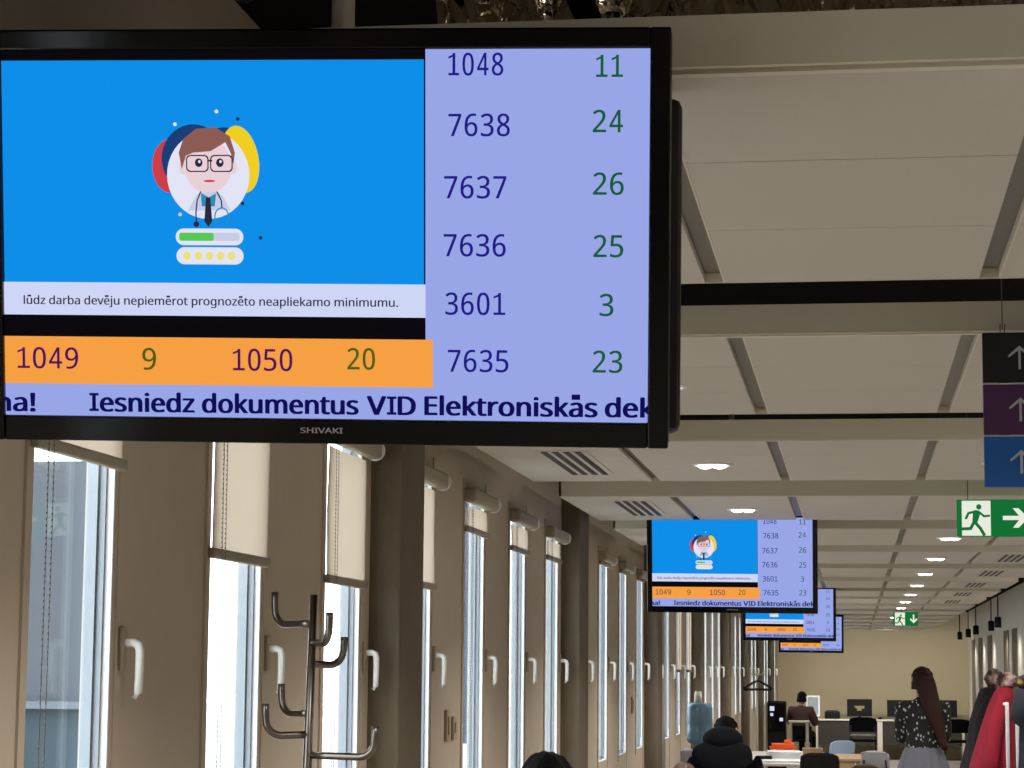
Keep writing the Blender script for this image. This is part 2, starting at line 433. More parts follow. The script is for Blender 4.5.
d.tube([(-1.2, 3.5, 2.9), (-1.2, 3.5, 3.4)], .008, 6)
tag(d.build('flexible_hose', mat('brown hose', (58, 46, 38), .6, var=.3)), 'dark hose in the ceiling gap behind the grey screen pole', 'hose')
for yy, lab in ((7.95, 'thin foil strip glinting in the second ceiling gap beyond the big screen'),):
    d = MB(); rings = []
    for i in range(120):
        x = -1.3+2.7*i/119; rg = []
        for j in range(10):
            a = 2*PI*j/10; rr = .06+.02*noise.noise(Vector((x*16, math.cos(a)*3, math.sin(a)*3)))
            rg.append((x, yy+rr*math.cos(a), 2.76+rr*math.sin(a)))
        rings.append(rg)
    d.loft(rings, smooth=False); d.tube([(-.9, yy, 2.78), (-.9, yy, 3.4)], .006, 6); d.tube([(.9, yy, 2.78), (.9, yy, 3.4)], .006, 6); tag(d.build('foil_pipe', foil_m), lab, 'pipe')

# ------------------------------------------------------------------ queue screens
BO = .06
try:
    import os
    VF = bpy.data.fonts.load(os.path.join(bpy.utils.system_resource('DATAFILES'), 'fonts', 'NotoSansMath-Regular.woff2'))
except Exception: VF = None
def glyphs(txt, bold=0.0):
    cu = bpy.data.curves.new('t', 'FONT'); cu.body = txt; cu.size = 1
    if VF: cu.font = VF
    cu.size = 1; cu.offset = bold; cu.resolution_u = 4
    o = bpy.data.objects.new('t', cu); C.objects.link(o); bpy.context.view_layer.update()
    ev = o.evaluated_get(bpy.context.evaluated_depsgraph_get()); me = bpy.data.meshes.new_from_object(ev)
    vs = [(v.co.x, v.co.y) for v in me.vertices]; fs = [list(p.vertices) for p in me.polygons]
    bpy.data.objects.remove(o); bpy.data.curves.remove(cu); bpy.data.meshes.remove(me)
    return vs, fs
_cap = max(v[1] for v in glyphs('H')[0])
MAC = {'\u016b': 'u', '\u0113': 'e', '\u0101': 'a'}
def put(mb, txt, x0, x1, base, cap, y, mi=0, bold=0.0):
    full = txt; txt = ''.join(MAC.get(c, c) for c in full)
    vs, fs = glyphs(txt)
    a = min(v[0] for v in vs); b = max(v[0] for v in vs); sx = (x1-x0)/(b-a); sy = cap/_cap
    for dx, dz in (((-1, -.5), (-.5, .4), (0, -.5), (.5, .4), (1, -.5), (0, .5)) if bold else ((0, 0),)):
        mb.add([(x0+(vx-a)*sx+dx*bold*cap, y-.00001*(dx+1), base+vy*sy+dz*bold*cap*.55) for vx, vy in vs], fs, mi)
    for i, c in enumerate(full):                      # long-vowel bars
        if c in MAC:
            e = max(v[0] for v in glyphs(txt[:i+1])[0]); g = glyphs(txt[i])[0]; gw = max(v[0] for v in g)-min(v[0] for v in g)
            tp = max(v[1] for v in g)
            mb.add([(x0+(px-a)*sx, y, base+pz*sy) for px, pz in ((e-gw*.85, tp+.07), (e-gw*.15, tp+.07), (e-gw*.15, tp+.15+bold), (e-gw*.85, tp+.15+bold))], [(0, 1, 2, 3)], mi)
def rect(mb, x0, x1, z0, z1, y, mi=0): mb.add([(x0, y, z0), (x1, y, z0), (x1, y, z1), (x0, y, z1)], [(0, 1, 2, 3)], mi)
def one(mb, x0, x1, base, cap, y, mi=0, t=.13):      # a figure 1 with flag and foot
    w_ = x1-x0; c = x0+w_*.54; s_ = cap*t*.5
    rect(mb, c-s_, c+s_, base, base+cap, y, mi); rect(mb, x0+w_*.06, x1, base, base+s_*1.7, y, mi)
    mb.add([(c, y, base+cap), (c, y, base+cap*.86), (x0+w_*.06, y, base+cap*.74), (x0+w_*.06, y, base+cap*.84), (c-s_, y, base+cap*.93)], [(0, 4, 3, 2, 1)], mi)
def number(mb, txt, x0, x1, base, top, y, mi=0):
    cap = top-base; n_ = len(txt); g = cap*.15; cw = (x1-x0+g)/n_-g
    for i, ch in enumerate(txt):
        a = x0+i*(cw+g)
        if ch == '1': one(mb, a, a+cw, base, cap, y, mi)
        else: put(mb, ch, a+cap*.012, a+cw-cap*.012, base, cap, y, mi, .014)
def bigI(mb, x0, x1, base, cap, y, mi=0):
    c = (x0+x1)/2; s_ = cap*.105; rect(mb, c-s_, c+s_, base, base+cap, y, mi)
    rect(mb, x0, x1, base, base+cap*.14, y, mi); rect(mb, x0, x1, base+cap*.86, base+cap, y, mi)
def ellp(cx, cz, rx, rz, n=40, a0=0, a1=2*PI): return [(cx+rx*math.cos(a0+(a1-a0)*i/n), cz+rz*math.sin(a0+(a1-a0)*i/n)) for i in range(n if a1-a0 > 6.2 else n+1)]
def rrect(x0, x1, z0, z1, r, n=8):
    out = []
    for cx, cz, a in ((x1-r, z1-r, 0), (x0+r, z1-r, PI/2), (x0+r, z0+r, PI), (x1-r, z0+r, 1.5*PI)):
        out += [(cx+r*math.cos(a+PI/2*i/n), cz+r*math.sin(a+PI/2*i/n)) for i in range(n+1)]
    return out
E_ = lambda nme, rgb, s=1.0: emit('display '+nme, rgb, s*SCR)
SCR = 1.0
def make_screen(label):
    t = thing('queue_display', label, 'screen', group='queue screens hanging along the hall')
    b = MB(); b.bbox(-.467, .467, .004, .045, -.2815, .2745, .006); b.bbox(-.30, .30, .04, .075, -.22, .16, .015)
    b.build('casing', blackm_m, t)
    b = MB()                                                   # raised bezel round the picture
    yb, yf = .004, -.008
    for a in ((-.467, -.4395, -.2815, .2745), (.4395, .467, -.2815, .2745), (-.4395, .4395, .2475, .2745), (-.4395, .4395, -.2815, -.2475)):
        b.bbox(a[0], a[1], yf, yb, a[2], a[3], .0025)
    b.build('bezel', black_m, t)
    b = MB(); put(b, 'SHIVAKI', -.0284, .029, -.2665, .0072, yf-.0006, 0, .05); b.build('brand_lettering', brand_m, t)
    s = MB(); s.box(-.44, .44, .0, .004, -.2475, .2475); s = s.build('display_panel', [E_('black', (10, 8, 12))], t)
    y = -.0006
    b = MB(); rect(b, -.4385, .139, -.0655, .2335, y); b.build('picture_field', E_('blue', (12, 142, 232)), s)
    b = MB(); rect(b, -.4395, .141, -.110, -.0655, y, 0); b.build('caption_strip', E_('pale strip', (206, 214, 246)), s)
    b = MB(); rect(b, .141, .4395, -.2475, .2470, y, 0); rect(b, -.4395, .141, -.2475, -.204, y, 0)
    b.build('number_field', E_('lavender', (152, 166, 232)), s)
    b = MB(); rect(b, -.4395, .151, -.204, -.1395, y-.0003); b.build('call_strip', E_('orange', (246, 160, 66)), s)
    b = MB(); put(b, 'l\u016bdz darba dev\u0113ju nepiem\u0113rot prognoz\u0113to neapliekamo minimumu.', -.4118, .1037, -.0955, .0112, y-.0006, 0, .03)
    b.build('caption_text', E_('caption ink', (52, 52, 66)), s)
    inkb, inkg = E_('blue ink', (34, 26, 132)), E_('green ink', (20, 92, 52))
    for i, (a, c) in enumerate((('1048', '11'), ('7638', '24'), ('7637', '26'), ('7636', '25'), ('3601', '3'), ('7635', '23'))):
        top = (.2417, .1616, .0792, .002, -.0761, -.1527)[i]; xl = (.171, .172, .1663, .1655, .168, .1713)[i]
        b = MB(); number(b, a, xl, (.2451, .254, .2496, .2489, .2486, .253)[i], top-.0293, top, y-.0006); b.build('ticket_number', inkb, s)
        tg = (.2388, .1664, .0841, .0016, -.0765, -.1521)[i]
        xa, xb = ((.3673, .4036), (.3641, .4041), (.365, .4056), (.366, .4056), (.3746, .393), (.3659, .4053))[i]
        b = MB(); number(b, c, xa, xb, tg-.029, tg, y-.0006); b.build('desk_number', inkg, s)
    inkp, inko, inkt = E_('purple ink', (84, 14, 92)), E_('olive ink', (74, 96, 26)), E_('ticker ink', (14, 12, 88))
    for tx, xa, xb, zb, zt, ink, nm in (('1049', -.4228, -.3368, -.1832, -.1547, inkp, 'ticket_number'), ('1050', -.123, -.0404, -.1834, -.1541, inkp, 'ticket_number'),
                                        ('9', -.2474, -.2283, -.1835, -.1544, inko, 'desk_number'), ('20', .0348, .0725, -.1803, -.1518, inko, 'desk_number')):
        b = MB(); number(b, tx, xa, xb, zb, zt, y-.0009); b.build(nm, ink, s)
    q = y-.0006; bs, cp = -.2412, .0248
    b = MB(); put(b, 'na!', -.4520, -.3988, bs-.001, cp, q, 0, BO); b.build('ticker_word', inkt, s)
    b = MB(); bigI(b, -.322, -.309, bs, cp, q); put(b, 'esniedz', -.3062, -.1768, bs, cp, q, 0, BO); b.build('ticker_word', inkt, s)
    b = MB(); put(b, 'dokumentus', -.1641, .0486, bs, cp, q, 0, BO); b.build('ticker_word', inkt, s)
    b = MB(); put(b, 'V', .0623, .0865, bs, cp, q, 0, BO); bigI(b, .0885, .1015, bs, cp, q); put(b, 'D', .1045, .1266, bs, cp, q, 0, BO); b.build('ticker_word', inkt, s)
    b = MB(); put(b, 'Elektronisk\u0101s', .1408, .3714, bs+.0005, cp, q, 0, BO); b.build('ticker_word', inkt, s)
    b = MB(); put(b, 'dek', .3838, .448, bs+.0008, cp, q, 0, BO); b.build('ticker_word', inkt, s)
    # drawn doctor in a round frame
    MS = [E_('white', (226, 228, 246)), E_('navy', (26, 62, 118)), E_('yellow', (240, 206, 34)), E_('red', (206, 62, 70)), E_('face', (232, 208, 214)),
          E_('brown', (140, 92, 84)), E_('ink', (40, 42, 60)), E_('teal', (46, 140, 176)), E_('green bar', (86, 200, 84)), E_('pill', (196, 204, 232)), E_('star', (238, 224, 120))]
    b = MB(); cx, cz = -.154, .080; P = lambda pts, k, mi: b.poly(pts[::-1], y-.0003*k, mi)
    P(ellp(cx-.052, cz+.012, .025, .036), 1, 3); P(ellp(cx-.020, cz+.022, .044, .046), 2, 1); P(ellp(cx+.022, cz+.020, .040, .044), 2, 1)
    P([(cx+.044+.027*math.cos(a)*.94+.047*math.sin(a)*-.12, cz+.021+.045*math.sin(a)) for a in [2*PI*j/40 for j in range(40)]], 3, 2)
    P(ellp(cx, cz, .0565, .059), 4, 0)
    P([(cx-.028, cz-.048), (cx-.017, cz-.028), (cx-.01, cz-.022), (cx+.012, cz-.022), (cx+.02, cz-.028), (cx+.030, cz-.047)][::-1], 5, 9)
    P(ellp(cx, cz+.012, .033, .036), 5, 4); P(ellp(cx-.034, cz+.010, .006, .009), 5, 4); P(ellp(cx+.034, cz+.010, .006, .009), 5, 4)
    P([(cx-.040, cz+.030), (cx-.034, cz+.048), (cx-.016, cz+.062), (cx+.010, cz+.064), (cx+.030, cz+.052), (cx+.037, cz+.03), (cx+.035, cz+.014), (cx+.031, cz+.03),
       (cx+.024, cz+.044), (cx+.004, cz+.032), (cx-.020, cz+.030), (cx-.030, cz+.026), (cx-.036, cz+.008)][::-1], 6, 5)
    for sx in (-1, 1):
        gx = cx+sx*.0165+.002
        P(rrect(gx-.0155, gx+.0155, cz+.004, cz+.027, .006), 7, 6); P(rrect(gx-.0138, gx+.0138, cz+.0057, cz+.0253, .005), 8, 4)
        P(ellp(gx-sx*.002, cz+.0165, .0052, .0058), 9, 6); P(ellp(gx-sx*.002+.001, cz+.018, .0018, .002), 10, 0)
    rect(b, cx-.001, cx+.006, cz+.018, cz+.0205, y-.0025, 6)
    P(ellp(cx+.002, cz-.008, .008, .0016), 8, 3)
    P([(cx-.010, cz-.024), (cx+.001, cz-.030), (cx+.011, cz-.024), (cx+.009, cz-.042), (cx-.009, cz-.042)], 7, 7)
    P([(cx-.003, cz-.030), (cx+.003, cz-.030), (cx+.0055, cz-.062), (cx, cz-.070), (cx-.0055, cz-.062)], 9, 6)
    def line(pts, wd, mi, k):
        for (xa, za), (xb, zb) in zip(pts[:-1], pts[1:]):
            dx, dz = xb-xa, zb-za; L_ = math.hypot(dx, dz) or 1; nx, nz = -dz/L_*wd/2, dx/L_*wd/2
            b.add([(xa-nx, y-.0003*k, za-nz), (xb-nx, y-.0003*k, zb-nz), (xb+nx, y-.0003*k, zb+nz), (xa+nx, y-.0003*k, za+nz)], [(0, 1, 2, 3)], mi)
    line([(cx-.010, cz-.022), (cx-.015, cz-.034), (cx-.017, cz-.052), (cx-.016, cz-.064)], .0018, 6, 9); P(ellp(cx-.0165, cz-.066, .004, .004), 9, 6)
    line([(cx+.012, cz-.022), (cx+.018, cz-.034), (cx+.019, cz-.044)], .0018, 6, 9)
    line(ellp(cx+.0185, cz-.056, .0095, .012, 16, -.9, PI+.9), .0018, 7, 9)
    P(rrect(-.1993, -.1064, -.0143, .0081, .011), 4, 0); P(rrect(-.1945, -.1115, -.0085, .0025, .003), 5, 9); P(rrect(-.1945, -.147, -.0085, .0025, .003), 6, 8)
    P(rrect(-.1986, -.1062, -.0402, -.0171, .0115), 4, 0)
    for px in (-.184, -.168, -.153, -.138, -.123): P(ellp(px, -.0287, .0052, .0055), 5, 10)
    for px, pz, k in ((-.199, .148, 0), (-.142, .165, 0), (-.113, .155, 6), (-.193, .027, 9), (-.107, .042, 6), (-.083, -.004, 6)): P(ellp(px, pz, .0026, .0026, 10), 4, k)
    b.build('drawn_doctor', MS, s)
    # bracket and pole up into the plenum
    return t
def pole_for(x, y, z0, lab):
    t = thing('screen_mount', lab, 'mount', (x, y, z0), group='ceiling poles that carry the queue screens')
    b = MB(); b.tube([(0, 0, -.02), (0, 0, .3), (0, 0, 3.4-z0)], .017, 12); b.build('pole', pole_m, t)
    b = MB(); b.bbox(-.06, .06, -.06, .06, -.06, .04, .006); b.build('bracket', blackm_m, t)
    b = MB(); b.lathe([(.07, 3.385-z0), (.07, 3.4-z0)], 20); b.build('ceiling_flange', pole_m, t)
def orient(yaw, tilt, roll):
    u = Vector((math.cos(yaw), math.sin(yaw), 0)); n = Vector((math.sin(yaw), -math.cos(yaw), 0))
    uz = Vector((0, 0, 1))*math.cos(tilt)+n*math.sin(tilt)
    r = u*math.cos(roll)+uz*math.sin(roll); q = uz*math.cos(roll)-u*math.sin(roll); yv = q.cross(r)
    return Matrix(((r.x, yv.x, q.x), (r.y, yv.y, q.y), (r.z, yv.z, q.z))).to_euler()
TV = [((-.703, 2.938, 2.277), (.0467, .2077, -.0155), 'huge black queue screen in the upper corner, maker\'s name under the picture'),
      ((-.664, 12.58, 2.297), (.0, .19, -.006), 'second queue screen, hanging whole in front of the pillars beyond the big one'),
      ((-.652, 23.25, 2.29), (.0, .19, -.006), 'third queue screen, half covered by the second one'),
      ((-.628, 33.5, 2.258), (.0, .19, -.006), 'smallest and last queue screen, only its lower corner showing')]
t0 = None
for (loc, o3, lab) in TV:
    if t0 is None: t0 = make_screen(lab); t0.location = loc; t0.rotation_euler = orient(*o3)
    else: copy_tree(t0, lab, loc, orient(*o3))
PL = ['grey ceiling pole that carries the big queue screen', 'ceiling pole behind the second queue screen', 'ceiling pole behind the third queue screen', 'ceiling pole behind the last and smallest queue screen']
for (loc, o3, lab), pl in zip(TV, PL):
    pole_for(loc[0]-.008, loc[1]+.14, loc[2]+.02, pl)
# screens that hang back to back with them and face the other way
def back_screen(lab, loc, o3):
    t = thing('rear_display', lab, 'screen', loc, orient(*o3), 'screens facing the far end')
    b = MB(); b.bbox(-.455, .455, .01, .05, -.24, .24, .012); b.build('casing', blackm_m, t)
    b = MB(); b.box(-.43, .43, .0495, .0515, -.21, .21); b.build('display_panel', black_m, t)
    b = MB(); b.bbox(-.25, .25, -.018, .012, -.16, .12, .01); b.build('back_cover', blackm_m, t)
back_screen('slim black edge of a screen facing away right behind the big queue screen', (-.692, 3.13, 2.272), (.0, -.06, -.004))

# ------------------------------------------------------------------ hanging arrow sign and exit signs
t = thing('direction_sign', 'hanging sign of three squares, black over purple over blue, each with an arrow pointing up', 'sign', (.303, 5.4, 2.13))
SW = .72
for i, (nm, colr) in enumerate((('blue_panel', (24, 100, 184)), ('purple_panel', (84, 42, 90)), ('black_panel', (24, 25, 26)))):
    z0 = .001+i*.1225
    b = MB(); b.bbox(0, SW, 0, .012, z0, z0+.119, .002); p = b.build(nm, mat('sign '+nm, colr, .55), t)
    b = MB(); cx, cz, h = .085, z0+.0595, .056
    b.poly([(cx-.0028, cz-h/2), (cx+.0028, cz-h/2), (cx+.0028, cz+h/2-.004), (cx-.0028, cz+h/2-.004)], -.0012, 0, .001)
    for sx in (-1, 1):
        pts = [(cx, cz+h/2), (cx, cz+h/2-.0085), (cx+sx*.024, cz+.0005), (cx+sx*.0265, cz+.0045)]
        b.poly(pts if sx < 0 else pts[::-1], -.0016, 0, .001)
    b.build('arrow', mat('sign white', (196, 200, 206), .5), p)
    if i:
        b = MB(); b.box(.0, .034, -.001, .013, z0-.0036, z0); b.box(.058, SW, -.001, .013, z0-.0036, z0); b.build('divider', mat('sign divider', (196, 196, 200), .4), t)
for x in (.047, .64):
    b = MB(); b.tube([(x, .006, .372), (x+.001, .006, .8), (x, .006, 1.26)], .0012, 6); b.build('cable', cable_m, t)
    b = MB(); b.box(x-.006, x-.004, .003, .009, .366, .386); b.box(x+.004, x+.006, .003, .009, .366, .386); b.build('clip', cable_m, t)

eg = emit('exit sign green', (22, 124, 58), .8); ew = emit('exit sign white', (236, 240, 226), .95)
def exit_sign(lab, loc, arrow, W=.36, H=.168):
    t = thing('exit_sign', lab, 'sign', loc, group='lit green exit signs')
    b = MB(); b.bbox(0, W, 0, .022, 0, H, .003); b.build('sign_box', eg, t)
    b = MB(); b.poly([(.022, .004), (.022+.128, .004), (.022+.128, H-.006), (.022, H-.006)], -.0012, 0, .001); p = b.build('door_field', ew, t)
    b = MB(); ox, oz, k = .022, .0, .001
    def limb(pts, wd):
        for (xa, za), (xb, zb) in zip(pts[:-1], pts[1:]):
            dx, dz = xb-xa, zb-za; L_ = math.hypot(dx, dz); nx, nz = -dz/L_*wd/2, dx/L_*wd/2; ex, ez = dx/L_*wd*.3, dz/L_*wd*.3
            b.poly([(xa-nx-ex, za-nz-ez), (xb-nx+ex, zb-nz+ez), (xb+nx+ex, zb+nz+ez), (xa+nx-ex, za+nz-ez)], -.0022, 0, .001)
    b.poly(ellp(ox+.076, .134, .0115, .0125, 20), -.0022, 0, .001)
    b.poly([(ox+.050, .112), (ox+.046, .062), (ox+.066, .056), (ox+.084, .108), (ox+.074, .118), (ox+.058, .120)], -.0024, 0, .001)
    limb([(ox+.056, .112), (ox+.030, .106), (ox+.018, .082)], .011); limb([(ox+.078, .110), (ox+.098, .092), (ox+.122, .094)], .010)
    limb([(ox+.052, .062), (ox+.038, .036), (ox-.012, .034)], .014); limb([(ox+.062, .060), (ox+.082, .036), (ox+.098, .008)], .014)
    b.build('running_figure', eg, p)
    cx, cz, L_ = .022+.128+.11, H/2, .056
    pts = [(-L_, .0095), (-L_, -.0095), (L_*.28, -.0095), (-.012, -.044), (.014, -.044), (L_, 0), (.014, .044), (-.012, .044), (L_*.28, .0095)]
    if arrow == 'down': pts = [(b_, -a_) for a_, b_ in pts]
    q = MB(); q.poly([(cx+a, cz+c) for a, c in pts], -.0016, 0, .001); q.build('arrow', ew, t)
    for x in (.05, W-.05):
        q = MB(); q.tube([(x, .011, H-.002), (x, .011, H+.5), (x, .011, 3.4-loc[2])], .002, 6); q.build('cable', cable_m, t)
exit_sign('bigger lit green exit sign, arrow pointing sideways, under the three squares', (.463, 10.5, 2.315), 'right', .38)
exit_sign('small lit green exit sign with an arrow pointing down, above the woman with long hair', (.493, 30, 2.306), 'down', .315, .176)

# ------------------------------------------------------------------ wall switch plates
for (y, z, hh, lab) in ((8.72, 1.485, .10, 'bigger one of the two switch plates on the wall past the first pillar'),
                        (8.87, 1.473, .07, 'smaller one of the two switch plates on the wall past the first pillar'),
                        (16.13, 1.46, .10, 'switch plate on the wall before the third concrete pillar')):
    t = thing('switch_plate', lab, 'switch', (XW, y, z), group='switch plates on the window wall')
    b = MB(); b.bbox(0, .012, -.035, .035, -hh/2-.01, hh/2+.01, .004); b.build('plate', plate_m, t)
    b = MB(); b.bbox(.010, .018, -.02, .02, -hh/2+.015, hh/2-.015, .003); b.build('rocker', plate_m, t)

# ------------------------------------------------------------------ near coat stand
t = thing('coat_stand', 'tubular steel coat stand with upturned hooks in front of the lowered blinds', 'coat stand', (-1.222, 5.0, 0))
PX = lambda z: .016+.008*(z-1.479)/.379
b = MB(); b.tube([(PX(.03), 0, .03), (PX(.9), 0, .9), (PX(1.4), 0, 1.4), (PX(1.863), 0, 1.863)], [.012, .012, .0108, .0085], 14); b.build('pole', steel_m, t)
b = MB(); b.lathe([(.001, 0), (.19, 0), (.19, .012), (.17, .02), (.03, .035), (.001, .035)], 32, (PX(.02), 0, 0)); b.build('base', steel_m, t)
for z, dx, dy, h in ((1.799, -.103, .06, .071), (1.756, .057, -.08, .066), (1.709, .060, .06, .061), (1.600, -.079, .06, .064), (1.553, -.085, -.05, .068), (1.508, .158, -.03, .066)):
    L = math.hypot(dx, dy); ux, uy = dx/L, dy/L; px = PX(z); R = .036
    pts = [(px, 0, z)]+[(px+ux*(L-R)*k, uy*(L-R)*k, z-.002*k) for k in (.4, .8)]
    for a in range(0, 7):
        an = a/6*PI/2*.95; pts.append((px+ux*(L-R+R*math.sin(an)), uy*(L-R+R*math.sin(an)), z-.002+R*(1-math.cos(an))))
    pts += [(px+ux*(L+.001), uy*(L+.001), z+R+(h-R)*.5), (px+ux*(L+.001), uy*(L+.001), z+h)]
    b = MB(); b.tube(pts, [.0083]*(len(pts)), 12); b.build('hook', steel_m, t)

# ------------------------------------------------------------------ people
def limb_nodes(nodes, edges, start, chain):
    prev = start
    for p in chain:
        nodes.append(p); edges.append((prev, len(nodes)-1)); prev = len(nodes)-1
    return prev
def add_hand(nodes, edges, wrist, dirv, side, down=Vector((0, 0, -1))):
    """palm, four unequal bent fingers and a thumb growing from the wrist node"""
    w = Vector(nodes[wrist][:3]); d = dirv.normalized(); a = d.cross(down).normalized()
    if a.length < .1: a = Vector((1, 0, 0))
    palm = w+d*.055; nodes.append((*palm, .03, .02)); edges.append((wrist, len(nodes)-1)); pi = len(nodes)-1
    kn = palm+d*.03; nodes.append((*kn, .036, .016)); edges.append((pi, len(nodes)-1)); ki = len(nodes)-1
    for k, (off, ln) in enumerate(((-.03, .068), (-.01, .078), (.01, .074), (.03, .058))):
        p0 = kn+a*off+d*.012; p1 = p0+d*ln*.5+down*.012; p2 = p1+d*ln*.3+down*.022
        limb_nodes(nodes, edges, ki, [(*p0, .0095), (*p1, .0088), (*p2, .0075)])
    th0 = palm+a*side*.034; th1 = th0+a*side*.018+d*.032+down*.008; th2 = th1+d*.026+down*.012
    limb_nodes(nodes, edges, pi, [(*th0, .012), (*th1, .010), (*th2, .0085)])
def figure(name, label, loc, rz, H, seated, top_m, bottom_m, hair_m, hair_len, arms, bulk=1.0, lean=0.0, head_drop=0.0, seat=.46, hood=False):
    """loc = floor under the pelvis; the figure faces -Y... local +Y is forward"""
    t = thing(name, label, 'person', loc, (0, 0, rz))
    k = H/1.72; hip = (seat+.10) if seated else .93*k
    f = lambda z: (z-hip)*math.sin(lean)                # forward offset of a point on the spine
    g = lambda z: hip+(z-hip)*math.cos(lean)
    sp = [hip, hip+.14*k, hip+.30*k, hip+.42*k, hip+.50*k, hip+.56*k]
    nodes = [(0, f(sp[0]), g(sp[0]), .145*k, .11*k)]; edges = []
    ch = [(0, f(sp[1]), g(sp[1]), .125*k, .098*k), (0, f(sp[2]), g(sp[2]), .15*k, .105*k), (0, f(sp[3])+.0, g(sp[3]), .145*k, .095*k), (0, f(sp[4])+.006, g(sp[4]), .058*k, .055*k),
          (0, f(sp[5])+.02+head_drop*.3, g(sp[5]), .05*k)]
    neck = limb_nodes(nodes, edges, 0, ch); chest = 3
    hx, hz = f(sp[5])+.03+head_drop, g(sp[5])-head_drop*.45
    limb_nodes(nodes, edges, neck, [(0, hx, hz+.055*k, .07*k, .08*k), (0, hx, hz+.12*k, .078*k, .095*k), (0, hx-.006, hz+.185*k, .062*k, .075*k)])
    wr = []
    for s in (-1, 1):
        sh = (s*(.165 if hood else .17*k*min(1, bulk)), f(sp[3]), g(sp[3])+(-.05 if hood else .0), .058*k)
        el, wrp = arms[0 if s < 0 else 1]
        e = (s*el[0], f(sp[2])+el[1], g(sp[2])+el[2], .042*k); w_ = (s*wrp[0], f(sp[2])+wrp[1], g(sp[2])+wrp[2], .027*k)
        wi = limb_nodes(nodes, edges, chest, [sh, ((sh[0]+e[0])/2, (sh[1]+e[1])/2, (sh[2]+e[2])/2, .05*k), e, ((e[0]+w_[0])/2, (e[1]+w_[1])/2, (e[2]+w_[2])/2, .036*k), w_])
        wr.append((sh, e, w_)); add_hand(nodes, edges, wi, Vector(w_[:3])-Vector(e[:3]), -s)
        if seated: lg = [(s*.10*k, .02, hip-.02, .085*k), (s*.11*k, .24*k, hip-.02, .075*k), (s*.11*k, .44*k, hip-.015, .058*k), (s*.11*k, .46*k, hip*.55, .05*k), (s*.11*k, .44*k, .09, .036*k), (s*.115*k, .50*k, .045, .038*k, .03*k), (s*.12*k, .60*k, .035, .034*k, .022*k)]
        else: lg = [(s*.095*k, 0, .84*k, .085*k), (s*.095*k, .01, .66*k, .074*k), (s*.09*k, .01, .49*k, .054*k), (s*.09*k, -.01, .30*k, .05*k), (s*.09*k, -.015, .09, .034*k), (s*.095*k, .04, .045, .038*k, .03*k), (s*.10*k, .14, .035, .034*k, .022*k)]
        limb_nodes(nodes, edges, 0, lg)
    b = MB(); skin_to(b, nodes, edges, 0, 2)
    b.ell((0, hx+.098*k, hz+.105*k), (.012, .018, .022), 10, 6)                                   # nose
    for s in (-1, 1): b.ell((s*.082*k, hx-.004, hz+.115*k), (.012, .022, .034), 8, 6)
    for s in (-1, 1): b.ell((s*.031*k, hx+.088*k, hz+.128*k), (.014, .008, .008), 8, 6, 1)
    b.ell((0, hx+.090*k, hz+.062*k), (.024, .007, .006), 8, 6, 2)
    b.build('body', [skin_m, mat('eye', (40, 32, 30), .3), mat('lips', (150, 84, 80), .5)], t)
    # jacket or sweater: torso and both sleeves as one skin a little larger than the body
    q = bulk; nd = [(0, f(sp[0])-.0, g(sp[0])-.02, .165*k*q, .125*k*q)]; ed = []
    m1 = limb_nodes(nd, ed, 0, [(0, f(sp[1]), g(sp[1]), .150*k*q, .120*k*q), (0, f(sp[2])-.01, g(sp[2]), .168*k*q, .124*k*q), (0, f(sp[3])-.01, g(sp[3])+.005, .152*k*q, .110*k*q)])
    limb_nodes(nd, ed, m1, [(0, f(sp[4])-.005, g(sp[4])-.005, .15*k if hood else .085*k, .12*k if hood else .075*k), (0, f(sp[4])+.006, g(sp[4])+.03, .11*k if hood else .066*k, .10*k if hood else .062*k)])
    for sh, e, w_ in wr:
        limb_nodes(nd, ed, m1, [(sh[0]*.97, sh[1], sh[2], .098*k*max(q, 1.05)), ((sh[0]+e[0])/2, (sh[1]+e[1])/2, (sh[2]+e[2])/2, .072*k*max(q, 1.05)), (e[0], e[1], e[2], .068*k*max(q, 1.05)),
                                ((e[0]+w_[0])/2, (e[1]+w_[1])/2, (e[2]+w_[2])/2, .058*k*max(q, 1.05)), (w_[0]*.98+e[0]*.02, w_[1], w_[2], .042*k*q)])
    b = MB(); skin_to(b, nd, ed, 0, 2); 
    if hood: b.ell((0, f(sp[4])-.01, g(sp[4])+.025), (.155, .14, .105), 20, 12)
    b.build('top', top_m, t)
    if bottom_m == 'skirt':
        b = MB(); rings = []; N = 110
        for i in range(9):
            u = i/8; z = hip+.12-u*.62; rx = .150+.17*u**.8; ry = .115+.17*u**.8
            rings.append([((rx+.032*u*math.sin(13*a_)+.012*u*math.sin(19*a_+1))*math.cos(a_), (ry+.032*u*math.sin(13*a_))*math.sin(a_), z) for a_ in [2*PI*j/N for j in range(N)]])
        b.loft(rings); b.build('skirt', skirt_m, t)
    else:
        nd = [(0, -.0, hip, .155*k, .125*k)]; ed = []
        for s in (-1, 1):
            if seated: limb_nodes(nd, ed, 0, [(s*.10*k, .03, hip-.015, .098*k), (s*.11*k, .24*k, hip-.015, .086*k), (s*.11*k, .44*k, hip-.02, .07*k), (s*.11*k, .46*k, hip*.55, .062*k), (s*.11*k, .44*k, .12, .054*k)])
            else: limb_nodes(nd, ed, 0, [(s*.095*k, 0, .82*k, .1*k), (s*.095*k, .01, .5*k, .07*k), (s*.09*k, -.01, .14, .058*k)])
        b = MB(); skin_to(b, nd, ed, 0, 2); b.build('trousers', bottom_m, t)
    for s in (-1, 1):
        b = MB(); fy, fx = ((.52, .117) if seated else (.06, .098)); b.ell((s*fx*k, fy*k, .045), (.052, .135, .043), 14, 8); b.build('shoe', blackm_m, t)
    # hair
    b = MB(); N = 44; rings = []
